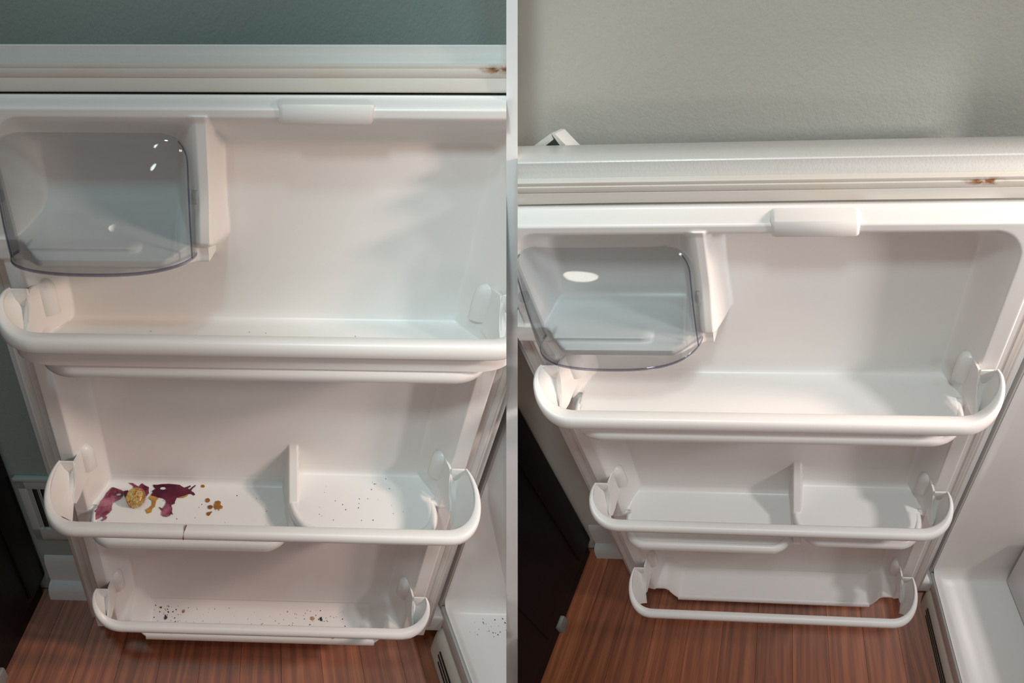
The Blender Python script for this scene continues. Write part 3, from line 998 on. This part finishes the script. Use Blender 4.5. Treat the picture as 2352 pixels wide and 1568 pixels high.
def gold_cap():
    bay = 'left'
    c = np.array((-0.1745, 0.0155, mid_floor_z(0.0155)))
    t = empty('gold_cap', bay, tuple(c), 'small crimped gold foil cap with orange print lying on the purple-stained middle shelf', 'cap')
    tilt = Matrix.Rotation(math.radians(-9), 3, 'Y') @ Matrix.Rotation(math.radians(24), 3, 'X')
    N = 96
    q_ = 0.88
    def ring_(r, z, amp):
        r, z, amp = r * q_, z * q_, amp * q_
        return [tuple(c + np.array(tilt @ Vector(((r + amp * math.cos(24 * a)) * math.cos(a), (r + amp * math.cos(24 * a)) * math.sin(a), z))) + [0, 0, 0.0062]) for a in np.linspace(0, 2 * math.pi, N, endpoint=False)]
    top = [ring_(0.0004, 0.0112, 0), ring_(0.006, 0.0113, 0), ring_(0.0115, 0.0112, 0), ring_(0.0132, 0.0108, 0.00005), ring_(0.0138, 0.0098, 0.0002)]
    m = MB()
    m.loft(top)
    recalc(m.build('cap_top', bay, M['foil'], t, angle=50))
    m = MB()
    m.loft([ring_(0.0138, 0.0098, 0.0002), ring_(0.0143, 0.006, 0.0004), ring_(0.0150, 0.0015, 0.0006), ring_(0.0153, 0.0, 0.0006), ring_(0.0146, 0.0002, 0.0006), ring_(0.0136, 0.006, 0.0004)], cap=False)
    recalc(m.build('crimped_skirt', bay, M['foil'], t, angle=50))


gold_cap()


def rail_drip():
    # purple drip over the rim of the middle rail
    yf, zf, wd = -0.079, 0.0195, 0.0132
    sec = [(0.2, 0.0008), (0.42, 0.0010), (0.66, 0.0002), (0.82, -0.0014), (0.94, -0.0038), (1.01, -0.0066), (1.02, -0.0100)]
    rings = []
    for i, (a, b) in enumerate(sec):
        w = 0.0016 - 0.0001 * i
        x = -0.0815 - 0.0004 * i
        y, z = yf - wd * a, zf + b
        rings.append([(x - w / 2, y, z - 0.0004), (x, y - 0.0003, z + 0.0007), (x + w / 2, y, z - 0.0004)])
    o = recalc(MB().loft(rings).build('juice_drip', 'left', M['jam_mix']))
    tag(o, 'thin dried purple drip across the middle guard rail', 'spill')


rail_drip()


def residue():
    m = MB()
    r0 = random.Random(5)
    for _ in range(9):
        blob(m, (0.012 + r0.uniform(-0.016, 0.016), -0.0500 + r0.uniform(-0.0015, 0.0015), 0.2082), r0.uniform(0.001, 0.0028), 0.25, r0)
    tag(m.build('food_residue', 'left', M['residue'], smooth=False), 'crusty yellow food residue on the front lip of the top shelf', 'residue')


def blob(m, c, r, flat=0.6, rnd=random):
    bm = bmesh.new()
    bmesh.ops.create_icosphere(bm, subdivisions=1, radius=r)
    for v in bm.verts:
        k = rnd.uniform(0.6, 1.25)
        v.co = Vector((v.co.x * k + c[0], v.co.y * k + c[1], v.co.z * k * flat + c[2]))
    m.bm(bm)


def crumbs(bay, boxes, zfun, name, mat, label, rnd):
    m = MB()
    for x0, x1, y0, y1, n, r0, r1 in boxes:
        for _ in range(n):
            x, y = rnd.uniform(x0, x1), rnd.uniform(y0, y1)
            r = rnd.uniform(r0, r1)
            blob(m, (x, y, zfun(y) + r * 0.35), r, 0.6, rnd)
    o = m.build(name, bay, mat, smooth=False)
    tag(o, label, 'crumbs', None, 'stuff')


def z3(y):
    return shelf_floor_y_to_z(0.0, -0.367, -0.349, y)


def z1(y):
    return shelf_floor_y_to_z(-0.055, 0.2055, 0.2125, y)


def z2r(y):
    return shelf_floor_y_to_z(-0.050, -0.034, -0.0270, y)


R5 = random.Random(11)
crumbs('left', [(-0.19, -0.14, 0.004, 0.044, 60, 0.0005, 0.0013), (-0.14, 0.03, 0.006, 0.044, 40, 0.0004, 0.0009), (0.03, 0.15, 0.006, 0.044, 46, 0.0005, 0.0012)],
       z3, 'crumbs', M['crumb'], 'scatter of fine dark crumbs on the bottom shelf of the soiled fridge door', R5)
crumbs('left', [(-0.225, -0.20, 0.01, 0.03, 10, 0.0008, 0.0016), (-0.215, 0.01, -0.03, 0.03, 26, 0.0004, 0.0009)],
       mid_floor_z, 'crumbs', M['crumb'], 'fine dark specks round the purple spill on the middle shelf', R5)
crumbs('left', [(0.075, 0.19, -0.03, 0.04, 26, 0.0004, 0.0009)], z2r, 'crumbs', M['crumb'], 'sparse dark specks right of the divider on the middle shelf', R5)
crumbs('left', [(-0.15, -0.05, -0.02, 0.03, 9, 0.0005, 0.0009), (-0.03, 0.06, -0.03, 0.02, 12, 0.0005, 0.0009), (0.1, 0.19, -0.03, 0.02, 8, 0.0004, 0.0008)],
       z1, 'crumbs', M['crumb'], 'few dark specks on the top shelf of the soiled fridge door', R5)
residue()
crumbs('left', [(0.41, 0.46, 0.03, 0.062, 18, 0.0007, 0.0016), (0.375, 0.45, 0.03, 0.062, 9, 0.0005, 0.0009)],
       lambda y: -0.398, 'crumbs', M['crumb'], 'dark crumbs on the cabinet floor inside the soiled fridge', R5)
for nm, x, y, r, mt, lab in [('crumb', -0.166, 0.0255, 0.0032, 'crumb_purple', 'large purple crumb at left on the crumb-strewn bottom shelf'),
                             ('crumb', 0.093, 0.030, 0.0036, 'crumb_tan', 'tan flake beside the black crumb on the bottom shelf'),
                             ('crumb', 0.108, 0.029, 0.0036, 'crumb', 'black crumb beside the tan flake on the bottom shelf'),
                             ('crumb', 0.126, 0.006, 0.0030, 'crumb_tan', 'brown crumb near the front right of the bottom shelf'),
                             ('crumb', -0.136, 0.035, 0.0030, 'crumb_tan', 'pale orange crumb at the back of the bottom shelf')]:
    m = MB()
    blob(m, (x, y, z3(y) + r * 0.4), r, 0.5, R5)
    tag(m.build(nm, 'left', M[mt], smooth=False), lab, 'crumb')
# E
